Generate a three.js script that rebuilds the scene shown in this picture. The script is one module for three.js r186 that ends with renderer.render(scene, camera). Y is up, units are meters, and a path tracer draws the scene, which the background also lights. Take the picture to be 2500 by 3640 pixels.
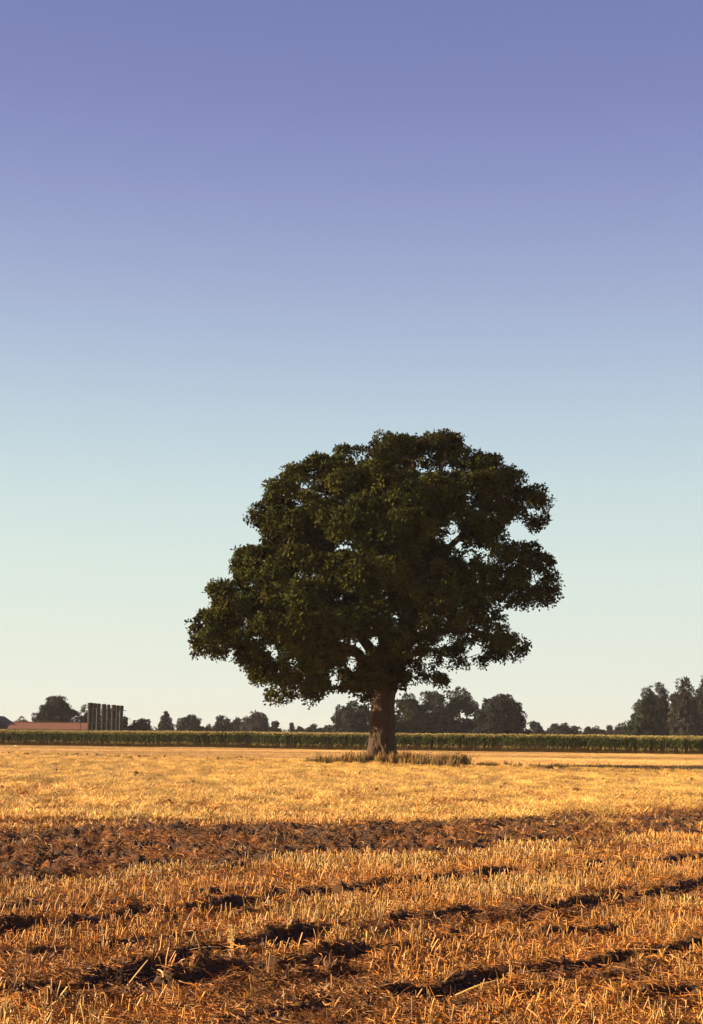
import * as THREE from 'three';
import { mergeGeometries } from 'three/addons/utils/BufferGeometryUtils.js';

// ---------------------------------------------------------------- camera, sky, sun, exposure
const scene = new THREE.Scene();
const camera = new THREE.PerspectiveCamera(39.6, 703 / 1024, 0.1, 9000);
camera.position.set(0, 1.6, 0);
camera.rotation.order = 'YXZ';
camera.rotation.set(THREE.MathUtils.degToRad(9.05), 0, THREE.MathUtils.degToRad(0.63));

const renderer = new THREE.WebGLRenderer({ antialias: true });
renderer.toneMapping = THREE.LinearToneMapping;
const EXPOSURE = renderer.toneMappingExposure = 3.0;
renderer.shadowMap.enabled = true;

const lin = (c) => (c <= 0.04045 ? c / 12.92 : Math.pow((c + 0.055) / 1.055, 2.4));
const SUN_AZ = 0.0;
function makeSky() {
  // elevation in degrees and the sRGB colour of the clear evening air there
  const stops = [[-90, 150, 130, 105], [-4, 215, 200, 170], [0, 234, 233, 213], [1.6, 234, 237, 221], [6.4, 220, 233, 224], [9.5, 206, 224, 224], [12.5, 190, 210, 221],
    [15.6, 174, 191, 215], [18.6, 159, 172, 207], [22, 143, 153, 198], [25, 130, 139, 188], [29, 120, 129, 181], [40, 98, 102, 160], [60, 72, 75, 130], [90, 58, 62, 112]];
  const w = 512, h = 512, a = new Float32Array(w * h * 4);
  for (let j = 0; j < h; j++) {
    const el = ((j + 0.5) / h) * 180 - 90;
    let k = 0; while (k < stops.length - 2 && stops[k + 1][0] < el) k++;
    const A = stops[k], B = stops[k + 1], t = Math.min(1, Math.max(0, (el - A[0]) / (B[0] - A[0])));
    for (let i = 0; i < w; i++) {
      const o = (j * w + i) * 4;
      for (let c = 0; c < 3; c++) a[o + c] = lin((A[c + 1] + (B[c + 1] - A[c + 1]) * t) / 255) / EXPOSURE * (1 + (c === 2 ? 0.03 : 0.06) * Math.cos(((i + 0.5) / w) * 2 * Math.PI - SUN_AZ));
      a[o + 3] = 1;
    }
  }
  const tex = new THREE.DataTexture(a, w, h, THREE.RGBAFormat, THREE.FloatType);
  tex.mapping = THREE.EquirectangularReflectionMapping;
  tex.magFilter = tex.minFilter = THREE.LinearFilter;
  tex.needsUpdate = true;
  return tex;
}
scene.background = makeSky();
scene.environment = scene.background;
const SUN_DIR = new THREE.Vector3(-0.945, 0.345, -0.06).normalize();   // towards the low evening sun on the left
const sun = new THREE.DirectionalLight(new THREE.Color(1.0, 0.75, 0.42), 5);
sun.position.copy(SUN_DIR).multiplyScalar(300).add(new THREE.Vector3(0, 0, -60));
sun.target.position.set(0, 0, -60);
sun.castShadow = true;
sun.shadow.mapSize.set(4096, 4096);
Object.assign(sun.shadow.camera, { left: -160, right: 160, top: 160, bottom: -160, near: 1, far: 900 });
scene.add(sun, sun.target);
scene.fog = new THREE.FogExp2(new THREE.Color(0.80, 0.74, 0.80), 0.00009);

// ---------------------------------------------------------------- helpers
function rng(seed) { let s = seed >>> 0; return () => { s = (s + 0x6d2b79f5) | 0; let t = Math.imul(s ^ (s >>> 15), 1 | s); t = (t + Math.imul(t ^ (t >>> 7), 61 | t)) ^ t; return ((t ^ (t >>> 14)) >>> 0) / 4294967296; }; }
function hash2(i, j) { let h = Math.imul(i, 374761393) ^ Math.imul(j, 668265263); h = Math.imul(h ^ (h >>> 13), 1274126177); return ((h ^ (h >>> 16)) >>> 0) / 4294967296; }
function noise2(x, y) {
  const i = Math.floor(x), j = Math.floor(y), u = x - i, v = y - j, a = u * u * (3 - 2 * u), b = v * v * (3 - 2 * v);
  return (hash2(i, j) * (1 - a) + hash2(i + 1, j) * a) * (1 - b) + (hash2(i, j + 1) * (1 - a) + hash2(i + 1, j + 1) * a) * b;
}
const fbm = (x, y, n = 4) => { let s = 0, a = 0.5, t = 0; for (let k = 0; k < n; k++) { s += a * noise2(x, y); t += a; x = x * 2.03 + 17.1; y = y * 2.03 - 9.7; a *= 0.5; } return s / t; };
const noise3 = (x, y, z) => { const k = Math.floor(z), t = z - k, f = t * t * (3 - 2 * t); return noise2(x + k * 57.31, y + k * 31.77) * (1 - f) + noise2(x + (k + 1) * 57.31, y + (k + 1) * 31.77) * f; };
const smooth = (a, b, x) => { const t = Math.min(1, Math.max(0, (x - a) / (b - a))); return t * t * (3 - 2 * t); };
const V = (x, y, z) => new THREE.Vector3(x, y, z);
const used = {};
function numbered(name) { const n = used[name] = (used[name] ?? -1) + 1; return n ? `${name}_${String(n).padStart(3, '0')}` : name; }
function tag(o, label, category, group, kind) {
  o.userData.label = label; if (category) o.userData.category = category;
  if (group) o.userData.group = group; if (kind) o.userData.kind = kind;
  return o;
}
function thing(name, pos, label, category, group) { const g = new THREE.Group(); g.name = numbered(name); g.position.copy(pos); scene.add(g); return tag(g, label, category, group); }
function part(name, geo, mat, parent, kind) {
  const m = new THREE.Mesh(geo, mat); m.name = name; m.castShadow = m.receiveShadow = true; parent.add(m);
  if (kind) m.userData.kind = kind;
  return m;
}
function instanced(name, geo, mat, list, parent) {              // list of [Matrix4, Color]
  const m = new THREE.InstancedMesh(geo, mat, list.length); m.name = name; m.castShadow = m.receiveShadow = true;
  list.forEach(([mx, c], i) => { m.setMatrixAt(i, mx); m.setColorAt(i, c); });
  parent.add(m);
  return m;
}
function tube(pts, radii, sides, ridge = 0, rnd = 0) {            // a bent, tapering limb
  const n = pts.length, pos = [], uv = [], idx = [];
  let ref = V(0.3, 0, 1);
  let len = 0;
  for (let i = 0; i < n; i++) {
    const t = pts[Math.min(n - 1, i + 1)].clone().sub(pts[Math.max(0, i - 1)]).normalize();
    const a = ref.clone().addScaledVector(t, -ref.dot(t)).normalize(), b = t.clone().cross(a);
    ref = a;
    if (i) len += pts[i].distanceTo(pts[i - 1]);
    for (let k = 0; k <= sides; k++) {
      const w = (k / sides) * Math.PI * 2, kk = k % sides;
      let r = radii[i];
      if (ridge) r *= 1 + ridge * (noise2(kk * 0.9 + rnd, i * 0.35) - 0.5) * 2 + ridge * 0.8 * (hash2(kk + rnd * 7, 3) - 0.5);
      const p = pts[i].clone().addScaledVector(a, Math.cos(w) * r).addScaledVector(b, Math.sin(w) * r);
      pos.push(p.x, p.y, p.z); uv.push((k / sides) * 4, len);
      if (i && k) { const q = i * (sides + 1) + k; idx.push(q - sides - 2, q - 1, q - sides - 1, q - 1, q, q - sides - 1); }
    }
  }
  const g = new THREE.BufferGeometry();
  g.setAttribute('position', new THREE.Float32BufferAttribute(pos, 3));
  g.setAttribute('uv', new THREE.Float32BufferAttribute(uv, 2));
  g.setIndex(idx.map((_, i) => idx[i % 3 === 0 ? i : i % 3 === 1 ? i + 1 : i - 1])); 
  g.computeVertexNormals();
  return g;
}
function curve(points, n) { return new THREE.CatmullRomCurve3(points).getPoints(n); }
function greyTexture(size, f, srgb = false) {
  const a = new Uint8Array(size * size * 4);
  for (let j = 0; j < size; j++) for (let i = 0; i < size; i++) {
    const v = Math.max(0, Math.min(255, Math.round(f(i / size, j / size) * 255))), o = (j * size + i) * 4;
    a[o] = a[o + 1] = a[o + 2] = v; a[o + 3] = 255;
  }
  const t = new THREE.DataTexture(a, size, size); t.wrapS = t.wrapT = THREE.RepeatWrapping; t.magFilter = THREE.LinearFilter; t.minFilter = THREE.LinearMipmapLinearFilter; t.generateMipmaps = true;
  if (srgb) t.colorSpace = THREE.SRGBColorSpace; t.needsUpdate = true; return t;
}
const rgb = (r, g, b) => new THREE.Color().setRGB(r, g, b);
const jitter = (R, c, s) => { const k = 1 + (R() - 0.5) * s; return rgb(c.r * k * (1 + (R() - 0.5) * s * 0.25), c.g * k, c.b * k * (1 + (R() - 0.5) * s * 0.4)); };
const leafy = (o) => new THREE.MeshPhysicalMaterial({ roughness: 1, specularIntensity: 0.15, side: THREE.DoubleSide, ...o });
const std = (o) => new THREE.MeshStandardMaterial({ roughness: 0.9, side: THREE.DoubleSide, ...o });

// ---------------------------------------------------------------- the lie of the land
const lineDist = (x, z, pts) => {                                // distance to a bent line on the ground and how far along
  let best = 1e9;
  for (let i = 0; i + 1 < pts.length; i++) {
    const [ax, az] = pts[i], [bx, bz] = pts[i + 1], dx = bx - ax, dz = bz - az;
    const t = Math.min(1, Math.max(0, ((x - ax) * dx + (z - az) * dz) / (dx * dx + dz * dz)));
    const px = x - ax - dx * t, pz = z - az - dz * t, d = Math.hypot(px, pz);
    if (d < Math.abs(best)) best = Math.sign(dx * pz - dz * px) * d;
  }
  return best;
};
// wheel ruts and plough cuts across the near field: [half width, depth, points]
const RUTS = [
  [0.24, 0.13, [[-1.75, -9.0], [-1.3, -9.35], [-0.95, -9.55], [-0.7, -9.9]]],
  [0.22, 0.12, [[-3.4, -13.2], [-2.3, -13.6], [-1.2, -14.9], [-0.3, -15.4]]],
  [0.20, 0.12, [[1.9, -9.3], [2.5, -9.6], [3.3, -10.3]]],
  [0.26, 0.12, [[2.4, -17.6], [3.1, -18.4], [4.2, -19.2]]],
  [0.2, 0.1, [[0.9, -11.4], [1.6, -12.1], [2.2, -12.4]]],
  [0.30, 0.14, [[-4.2, -11.2], [-2.74, -12.1], [-2.17, -12.34], [-1.79, -13.05], [-1.42, -13.3], [-0.95, -13.9], [-0.39, -14.8], [0.85, -16.45], [1.27, -16.75], [1.78, -17.33], [2.82, -18.31], [3.42, -18.57], [5.5, -20.4]]],
  [0.26, 0.15, [[-3.2, -8.6], [-2.05, -9.1], [-1.64, -9.38], [-1.35, -9.96], [-1.11, -10.38], [-0.75, -11.03], [-0.49, -11.16], [-0.25, -12.1], [0.12, -12.47], [0.67, -12.95], [1.39, -13.49], [2.05, -13.89], [2.81, -14.81], [4.3, -16.4]]],
  [0.20, 0.13, [[-0.35, -10.2], [-0.15, -10.55], [0.18, -11.1], [0.56, -11.47], [1.0, -12.1], [1.5, -12.5]]],
  [0.20, 0.12, [[0.2, -9.0], [0.76, -9.4], [1.08, -9.97], [1.56, -10.19], [2.11, -10.67], [2.44, -11.16], [3.4, -12.2]]],
  [0.17, 0.08, [[-3.4, -9.6], [-2.37, -10.59], [-2.07, -11.05], [-1.55, -11.4], [-1.0, -11.9]]],
  [0.15, 0.06, [[1.3, -13.9], [1.81, -14.59], [2.52, -15.48], [3.53, -16.5], [5, -18]]],
  [0.16, 0.07, [[-0.6, -8.5], [0.1, -8.75], [0.6, -8.9]]],
];
const BAND = [[-9.5, -18.5], [-5.38, -23.57], [-2.88, -25.72], [-0.33, -26.82], [1.79, -28.19], [4.31, -31.6], [8.24, -34.38], [12, -38], [9, -28], [5.95, -24.86], [2.72, -21.93], [0.65, -19.33], [-1.07, -18.77], [-2.44, -16.59], [-3.56, -15.73], [-6.5, -12.5]];
const BORDER = [[-60, -150], [-27.71, -120.09], [-12.65, -105.77], [1.95, -86.96], [9.82, -78.84], [17.69, -73.59], [40, -58]];
function inside(x, y, P) { let c = false; for (let i = 0, j = P.length - 1; i < P.length; j = i++) if (P[i][1] > y !== P[j][1] > y && x < ((P[j][0] - P[i][0]) * (y - P[i][1])) / (P[j][1] - P[i][1]) + P[i][0]) c = !c; return c; }
const edgeDist = (x, y, P) => { const d = Math.abs(lineDist(x, y, [...P, P[0]])); return inside(x, y, P) ? d : -d; };
const TREE = [1.95, -86.96];
function rutAt(x, z) {                                          // [bare soil share, height change]
  let s = 0, h = 0;
  if (-z > 6 && -z < 24) {
    const wx = x + (fbm(x * 1.7, z * 1.7, 2) - 0.5) * 0.45, wz = z + (fbm(x * 1.7 + 40, z * 1.7, 2) - 0.5) * 0.45;
    for (const [w, dep, pts] of RUTS) {
      const wd = w * 1.45 * (0.35 + 0.65 * fbm(x * 2.2 + 9, z * 2.2, 2)), d = lineDist(wx, wz, pts), q = Math.abs(d) / wd, gap = smooth(0.3, 0.46, fbm(x * 0.8 + 5, z * 0.8 + w * 90, 2));
      s = Math.max(s, gap * (1 - smooth(0.7, 1.35, q)));
      h -= dep * 0.6 * gap * (1 - smooth(0.25, 1.0, q));
      h += dep * 0.5 * gap * Math.exp(-(((Math.abs(d) - wd * 1.2) / (wd * 0.4)) ** 2)) * (0.2 + 1.1 * fbm(x * 9, z * 9, 3));
    }
  }
  return [s, h];
}
const acrossRows = (x, z) => x * 0.75 + z * 0.66;                  // distance across the drill rows
function strip(x, z) { return Math.hypot(x, z) < 45 ? smooth(-0.4, 0.5, edgeDist(x, z, BAND) + (fbm(x * 0.8, z * 0.8, 3) - 0.5) * 2.6) : 0; }
function thinAt(x, z) {                                          // where the stubble is trampled or missing but straw still covers the soil
  const d = Math.hypot(x, z); let s = 0;
  if (d < 45) {
    s = strip(x, z) * (0.8 + 0.2 * smooth(0.35, 0.6, fbm(x * 0.55 + 3, z * 0.9, 3)));
    const a = acrossRows(x, z) + (fbm(x * 0.35, z * 0.35, 2) - 0.5) * 1.2;
    s = Math.max(s, 0.85 * smooth(0.47, 0.6, 0.55 * noise2(a * 1.15 + 3, 7.5) + 0.45 * fbm(x * 0.6 + 11, z * 0.6, 3)) * (1 - smooth(26, 34, d)));
    s = Math.max(s, 0.6 * smooth(0.6, 0.7, fbm(x * 1.5 + 31, z * 1.1, 3)));
  } else s = 0.6 * smooth(0.62, 0.74, fbm(x * 0.35 + 31, z * 0.22, 3));
  return s;
}
function soilAt(x, z) {                                          // bare dark soil
  const d = Math.hypot(x, z); let s = rutAt(x, z)[0];
  if (d < 45) { const b = strip(x, z); if (b > 0) s = Math.max(s, b * smooth(0.45, 0.57, fbm(x * 0.9 + 50, z * 1.1, 3))); s = Math.max(s, 0.8 * thinAt(x, z) * smooth(0.55, 0.66, fbm(x * 1.9 + 80, z * 1.9, 3))); }
  return s;
}
function groundY(x, z) {
  const d = Math.hypot(x, z);
  let y = (fbm(x * 0.09 + 7, z * 0.09, 2) - 0.5) * 0.12 * smooth(4, 25, d) * (1 - smooth(250, 900, d));
  if (d < 48) {
    const [, h] = rutAt(x, z), s = d < 42 ? Math.max(soilAt(x, z), 0.6 * strip(x, z)) : 0, f = 1 - smooth(38, 46, d);
    y += h + f * ((fbm(x * 1.3, z * 1.3, 3) - 0.5) * 0.07 + (fbm(x * 6, z * 6, 3) - 0.5) * (0.035 + 0.10 * s + 0.16 * strip(x, z)));
    y += f * (0.02 + s * 0.09) * Math.max(0, fbm(x * 16, z * 16, 3) - 0.42);
  }
  if (d > 40 && d < 200) {
    const b = lineDist(x, z, BORDER);
    y += 0.14 * Math.exp(-((b / 1.6) ** 2)) - 0.10 * smooth(0, 7, -b) * 0;
    const t = Math.hypot(x - TREE[0], z - TREE[1]);
    y += 0.18 * Math.exp(-((t / 3.2) ** 2));
  }
  return y;
}

// ---------------------------------------------------------------- ground
{
  const grain = greyTexture(512, (u, v) => {
    const p = (f) => { let s = 0; for (let a = 0; a < 2; a++) for (let b = 0; b < 2; b++) { const w = (a ? u : 1 - u) * (b ? v : 1 - v); s += w * fbm((u + 1 - a) * f, (v + 1 - b) * f, 3); } return s; };
    return 0.55 + (p(24) - 0.5) * 0.7 + (p(90) - 0.5) * 0.55;
  });
  const A = [], NA = 430;
  for (let i = 0; i <= NA; i++) A.push((-21 + (42 * i) / NA) * Math.PI / 180);
  for (let i = 1; i < 60; i++) A.push((21 + (318 * i) / 60) * Math.PI / 180);
  const D = [0.05, 1.5, 3, 4.5, 6];
  for (let d = 6.03; d < 42; d *= 1.0052) D.push(d);
  for (let d = 42; d < 240; d *= 1.018) D.push(d);
  for (let d = 240; d < 1500; d *= 1.12) D.push(d);
  const n = A.length, pos = [], col = [], uv = [], idx = [];
  const soil = [0.046, 0.017, 0.005], litter = [0.25, 0.100, 0.020], rust = [0.16, 0.048, 0.010], gold = [0.30, 0.15, 0.035], dull = [0.34, 0.18, 0.05], farG = [0.10, 0.11, 0.05];
  for (let j = 0; j < D.length; j++) for (let i = 0; i < n; i++) {
    const d = D[j], x = Math.sin(A[i]) * d, z = -Math.cos(A[i]) * d;
    pos.push(x, groundY(x, z), z); uv.push(x / 1.7, z / 1.7);
    const s = soilAt(x, z), th = thinAt(x, z), b = d > 45 ? smooth(-1, 1, lineDist(x, z, BORDER)) : 1, m = smooth(22, 48, d);
    for (let c = 0; c < 3; c++) {
      let v = litter[c] + (gold[c] - litter[c]) * m;
      if (d > 45) { const near = lineDist(x, z, BORDER) > 0 ? 1 : 0; v = near ? v : dull[c]; v *= 0.5 + 1.0 * fbm(x * 0.05, z * 0.09, 4); }
      v += (rust[c] - v) * Math.min(1, th * 0.95);
      v += (soil[c] - v) * Math.min(1, s * 1.15);
      v += (farG[c] - v) * smooth(235, 300, d);
      col.push(v * 1.7);
    }
    if (j) { const q = j * n + i, r = j * n + ((i + 1) % n); idx.push(q - n, r - n, q, r - n, r, q); }
  }
  const g = new THREE.BufferGeometry();
  g.setAttribute('position', new THREE.Float32BufferAttribute(pos, 3));
  g.setAttribute('color', new THREE.Float32BufferAttribute(col, 3));
  g.setAttribute('uv', new THREE.Float32BufferAttribute(uv, 2));
  g.setIndex(idx); g.computeVertexNormals();
  const nn = g.attributes.normal; if (nn.getY(nn.count - 300) < 0) { const a = g.index.array; for (let i = 0; i < a.length; i += 3) { const t = a[i]; a[i] = a[i + 1]; a[i + 1] = t; } g.computeVertexNormals(); }
  const m = part('ground', g, std({ vertexColors: true, map: grain, bumpMap: grain, bumpScale: 0.012, roughness: 1, side: THREE.FrontSide }), scene);
  tag(m, 'flat harvested grain field with bare dark soil ruts and straw litter', 'field', null, 'structure');
}

// ---------------------------------------------------------------- the great oak
const barkMap = greyTexture(256, (u, v) => { const f = (a) => noise2(a * 40, v * 5 + 3) * 0.6 + noise2(a * 90 + 9, v * 12) * 0.4; return f(u) * (1 - u) + f(u - 1) * u; });
const bark = std({ color: rgb(0.074, 0.039, 0.020), map: greyTexture(256, (u, v) => { const f = (a) => 0.55 + 0.45 * noise2(a * 30, v * 6 + 3); return f(u) * (1 - u) + f(u - 1) * u; }), bumpMap: barkMap, bumpScale: 0.12, side: THREE.FrontSide });
const barkFar = std({ color: rgb(0.09, 0.07, 0.05) });
function leafTuft(seed, leaves, size, spread, wide = 0.55, flare = 1.1) {       // a twig end with its rosette of folded leaves, y along the twig
  const R = rng(seed), pos = [], idx = [];
  for (let k = 0; k < leaves; k++) {
    const a = k * 2.4 + R(), up = 0.05 + flare * R(), l = size * (0.7 + 0.6 * R()), w = l * wide * 0.5;
    const dir = V(Math.cos(a) * Math.cos(up), Math.sin(up), Math.sin(a) * Math.cos(up)), side = V(-Math.sin(a), (R() - 0.5) * 0.9, Math.cos(a)).normalize();
    const nrm = dir.clone().cross(side).normalize(), o = dir.clone().multiplyScalar(spread * (0.15 + 0.85 * R()));
    const p = [o, o.clone().addScaledVector(dir, l * 0.55).addScaledVector(side, w).addScaledVector(nrm, -w * 0.35), o.clone().addScaledVector(dir, l), o.clone().addScaledVector(dir, l * 0.55).addScaledVector(side, -w).addScaledVector(nrm, -w * 0.35)];
    const q = pos.length / 3; p.forEach((v) => pos.push(v.x, v.y, v.z)); idx.push(q, q + 1, q + 2, q, q + 2, q + 3);
  }
  const g = new THREE.BufferGeometry(); g.setAttribute('position', new THREE.Float32BufferAttribute(pos, 3)); g.setIndex(idx);
  const f = g.toNonIndexed(); f.computeVertexNormals(); return f;
}
const UP = V(0, 1, 0), tmpQ = new THREE.Quaternion(), tmpQ2 = new THREE.Quaternion();
function tuftMatrix(p, dir, spin, s) { tmpQ.setFromUnitVectors(UP, dir); tmpQ2.setFromAxisAngle(UP, spin); return new THREE.Matrix4().compose(p, tmpQ.clone().multiply(tmpQ2), V(s, s, s)); }

{
  const R = rng(77);
  // the crown's shape seen square on, metres from the foot of the trunk
  const HULL = [[-12.1, 8.4], [-11.0, 8.9], [-10.3, 9.8], [-11.1, 10.4], [-10.0, 11.0], [-9.1, 10.8], [-9.4, 11.8], [-9.2, 13.3], [-7.7, 13.1], [-7.2, 14.2], [-8.6, 14.9], [-8.4, 15.7], [-7.4, 16.4], [-7.3, 17.2], [-6.5, 17.6], [-6.4, 18.1], [-5.1, 18.4],
    [-4.8, 19.3], [-4.2, 19.4], [-3.5, 18.9], [-3.2, 19.5], [-2.2, 19.8], [-1.1, 20.0], [-0.8, 20.5], [0.5, 20.7], [1.8, 20.3], [2.5, 20.6], [3.5, 20.7], [4.6, 20.5], [4.9, 19.6], [5.6, 19.8], [6.9, 19.3], [7.1, 18.3], [8.0, 18.5], [8.4, 17.5], [9.7, 17.1],
    [10.1, 15.5], [9.5, 14.2], [8.8, 14.9], [7.5, 15.0], [7.1, 14.4], [7.8, 13.8], [9.0, 13.5], [9.7, 12.9], [10.1, 12.3], [10.1, 11.3], [10.6, 10.2], [10.1, 9.6], [9.6, 9.8], [8.5, 9.4], [7.4, 9.7], [6.6, 10.0], [6.7, 8.8], [7.6, 8.5], [7.6, 7.6], [8.7, 7.1],
    [8.2, 6.2], [7.4, 6.1], [6.5, 6.0], [5.8, 5.5], [4.9, 5.9], [4.8, 5.3], [3.9, 5.5], [3.9, 4.4], [2.7, 4.7], [1.8, 4.9], [1.5, 4.4], [0.9, 4.1], [-0.5, 4.2], [-0.7, 3.5], [-1.4, 3.5], [-1.8, 4.0], [-3.0, 3.9], [-4.0, 3.7], [-4.7, 3.2], [-5.0, 3.8], [-6.6, 3.2],
    [-7.2, 3.6], [-7.2, 4.3], [-8.5, 4.8], [-8.1, 5.4], [-8.9, 5.5], [-9.4, 6.0], [-10.8, 5.9], [-11.7, 6.2], [-11.5, 7.3]];
  for (const p of HULL) { p[0] += 0.18; p[1] = 3.2 + (p[1] - 3.2) * 0.965; }
  const GAPS = [[4.25, 13.0, 0.42, 0.5], [6.45, 13.35, 0.5, 0.22], [7.0, 12.9, 0.45, 0.25], [5.7, 12.2, 0.35, 0.3], [6.4, 11.7, 0.6, 0.22], [7.2, 11.5, 0.35, 0.2], [4.65, 9.0, 0.42, 0.24], [0.65, 8.3, 0.24, 0.55], [7.0, 15.7, 0.45, 0.3], [-1.3, 17.5, 0.36, 0.2],
    [-2.6, 14.9, 0.4, 0.32], [-4.9, 10.5, 0.5, 0.2], [-4.2, 10.45, 0.35, 0.25], [-9.25, 6.4, 0.42, 0.3], [-1.8, 5.7, 0.3, 0.4], [-2.95, 4.9, 0.3, 0.42], [3.4, 14.0, 0.28, 0.22], [-7.1, 9.0, 0.4, 0.18], [-6.65, 6.6, 0.28, 0.4], [-10.5, 7.7, 0.3, 0.3], [-8.2, 7.55, 0.5, 0.28], [5.95, 6.7, 0.5, 0.22],
    [2.0, 7.2, 0.35, 0.18], [1.2, 15.2, 0.22, 0.2], [5.2, 15.9, 0.25, 0.2], [-5.6, 7.9, 0.25, 0.25], [3.0, 6.4, 0.4, 0.2], [-3.6, 12.6, 0.2, 0.15], [4.9, 13.6, 0.35, 0.2], [5.2, 12.7, 0.3, 0.25], [3.7, 7.4, 0.35, 0.2], [-6.0, 6.2, 0.3, 0.2], [-5.2, 5.6, 0.25, 0.25], [-0.4, 6.9, 0.25, 0.3], [-7.6, 8.2, 0.35, 0.2], [0.2, 16.9, 0.22, 0.16], [3.9, 17.6, 0.25, 0.18], [-4.3, 15.6, 0.22, 0.18], [2.6, 10.4, 0.2, 0.15], [6.1, 8.3, 0.35, 0.18], [2.7, 8.2, 0.3, 0.2], [5.2, 7.6, 0.3, 0.18], [3.3, 9.2, 0.25, 0.2], [0.25, 9.4, 0.16, 0.22], [5.6, 10.9, 0.3, 0.16], [-1.3, 6.6, 0.22, 0.28], [7.9, 12.3, 0.3, 0.18]];
  const gapAt = (x, y) => { let g = 9; for (const [a, b, rx, ry] of GAPS) g = Math.min(g, Math.hypot((x - a) / rx, (y - b) / ry)); return g; };
  const oak = thing('oak_tree', V(TREE[0], groundY(...TREE) - 0.05, TREE[1]), 'huge lone oak with broad dark crown and thick trunk standing in the stubble field', 'tree');
  // trunk with flared foot
  const tp = [], tr = [];
  const prof = [[-0.25, 0, 1.25], [0.0, 0, 1.06], [0.4, 0.02, 0.9], [1.0, 0.03, 0.82], [2.3, 0.07, 0.76], [3.6, 0.1, 0.68], [4.7, 0.24, 0.72], [5.75, 0.55, 0.74], [7, 0.98, 0.52], [8.2, 1.42, 0.45], [10, 1.7, 0.4], [12, 1.75, 0.32], [14.5, 1.5, 0.24], [17, 1.9, 0.14], [19, 1.8, 0.05]];
  const pc = new THREE.CatmullRomCurve3(prof.map((p) => V(p[1], p[0], p[2])));
  for (let i = 0; i <= 120; i++) { const p = pc.getPoint(i / 120); tp.push(V(p.x, p.y, 0.25 * Math.sin(p.y * 0.5) * smooth(4, 12, p.y))); tr.push(p.z); }
  const trunkGeo = tube(tp, tr, 72, 0.055, 3);
  { const P = trunkGeo.attributes.position; for (let i = 0; i < P.count; i++) { const y = P.getY(i); if (y < 1.6) { const a = Math.atan2(P.getZ(i), P.getX(i)), k = 1 + 0.16 * (1 - smooth(-0.2, 1.6, y)) * Math.cos(a * 5 + 0.6) + 0.06 * (1 - smooth(0, 1.2, y)) * Math.cos(a * 8 + 2); P.setX(i, P.getX(i) * k); P.setZ(i, P.getZ(i) * k); } } trunkGeo.computeVertexNormals(); }
  part('trunk', trunkGeo, bark, oak);
  // main limbs
  const LIMBS = [
    [0.42, [[0.1, 4.6, 0.2], [-1.2, 6.1, 1.2], [-3.2, 7.0, 2.6], [-5.6, 7.0, 3.4], [-8.0, 6.6, 3.2]]],
    [0.40, [[0.3, 5.3, 0.1], [-0.9, 7.2, -0.3], [-3.2, 9.2, -0.4], [-6.2, 9.6, 0.2], [-9.5, 8.6, 0.3], [-11.2, 7.9, 0.2]]],
    [0.34, [[0.25, 5.6, 0.2], [0.15, 7.3, 0.9], [0.1, 8.9, 1.4], [-0.8, 11.5, 2.6], [-2.0, 14, 3.4], [-2.8, 16.6, 3.0]]],
    [0.36, [[0.9, 6.6, 0], [2.4, 7.6, 0.6], [4.6, 8.0, 1.0], [6.6, 7.5, 0.8], [8.0, 6.9, 0.5]]],
    [0.34, [[1.35, 8.2, 0.1], [3.0, 9.6, -0.2], [5.5, 10.4, 0.2], [8.2, 10.5, 0.3], [10.2, 10.2, 0]]],
    [0.30, [[1.6, 9.6, 0.1], [3.2, 12.2, 0.4], [5.4, 14.2, 0.6], [7.6, 16.0, 0.3], [9.2, 16.2, 0]]],
    [0.30, [[1.7, 11, 0.1], [0.2, 13.4, -0.6], [-2.6, 15.2, -1.2], [-5.6, 16.6, -0.8], [-7.2, 16.4, -0.3]]],
    [0.32, [[0.6, 5.8, -0.3], [0.0, 7.6, -2.2], [-0.8, 9.6, -4.6], [-1.8, 11.4, -6.6]]],
    [0.30, [[1.1, 7.2, -0.3], [2.6, 8.8, -2.4], [4.2, 10.6, -4.6], [5.2, 12.2, -6.2]]],
    [0.30, [[0.9, 6.6, 0.4], [1.4, 8.4, 2.4], [1.6, 9.8, 4.8], [1.4, 10.8, 6.8]]],
    [0.26, [[1.75, 12.4, 0.1], [2.6, 14.6, 2.2], [3.2, 16.6, 4.0], [3.6, 18.2, 4.2]]],
    [0.24, [[0.35, 5.0, 0.3], [-0.4, 5.8, 2.2], [-1.9, 6.2, 4.4], [-3.4, 6.0, 6.0]]],
    [0.24, [[0.9, 6.3, -0.1], [2.2, 6.6, 1.4], [3.4, 6.3, 2.8], [4.6, 6.0, 3.6]]],
  ];
  const nodes = tp.filter((p) => p.y > 6).map((p) => [p, 0.3]);
  LIMBS.forEach(([r, pts], k) => {
    const c = curve(pts.map((p) => V(...p)), 26).map((p, i) => p.add(V((noise2(i * 0.4, k) - 0.5) * 0.35, (noise2(i * 0.4, k + 50) - 0.5) * 0.4, 0).multiplyScalar(smooth(0, 6, i))));
    part('limb', tube(c, c.map((_, i) => r * (1 - 0.86 * (i / 26) ** 0.8) + 0.012), 14, 0.06, k), bark, oak);
    c.forEach((p, i) => { if (i > 3) nodes.push([p, r * (1 - 0.86 * (i / 26) ** 0.8)]); });
  });
  // clumps of foliage through the crown
  const clumps = [];
  const thick = (e, y) => Math.min(8.6, Math.sqrt(Math.max(0, e) * (17 - Math.min(e, 8.5)))) * (0.72 + 0.28 * smooth(3, 8, y)) * (1 - 0.25 * smooth(14, 20, y));
  const tryClump = (x, y, z, r, sep) => { for (const c of clumps) if (Math.hypot(c.x - x, (c.y - y) * 1.25, c.z - z) < sep) return; clumps.push({ x, y, z, r }); };
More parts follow.
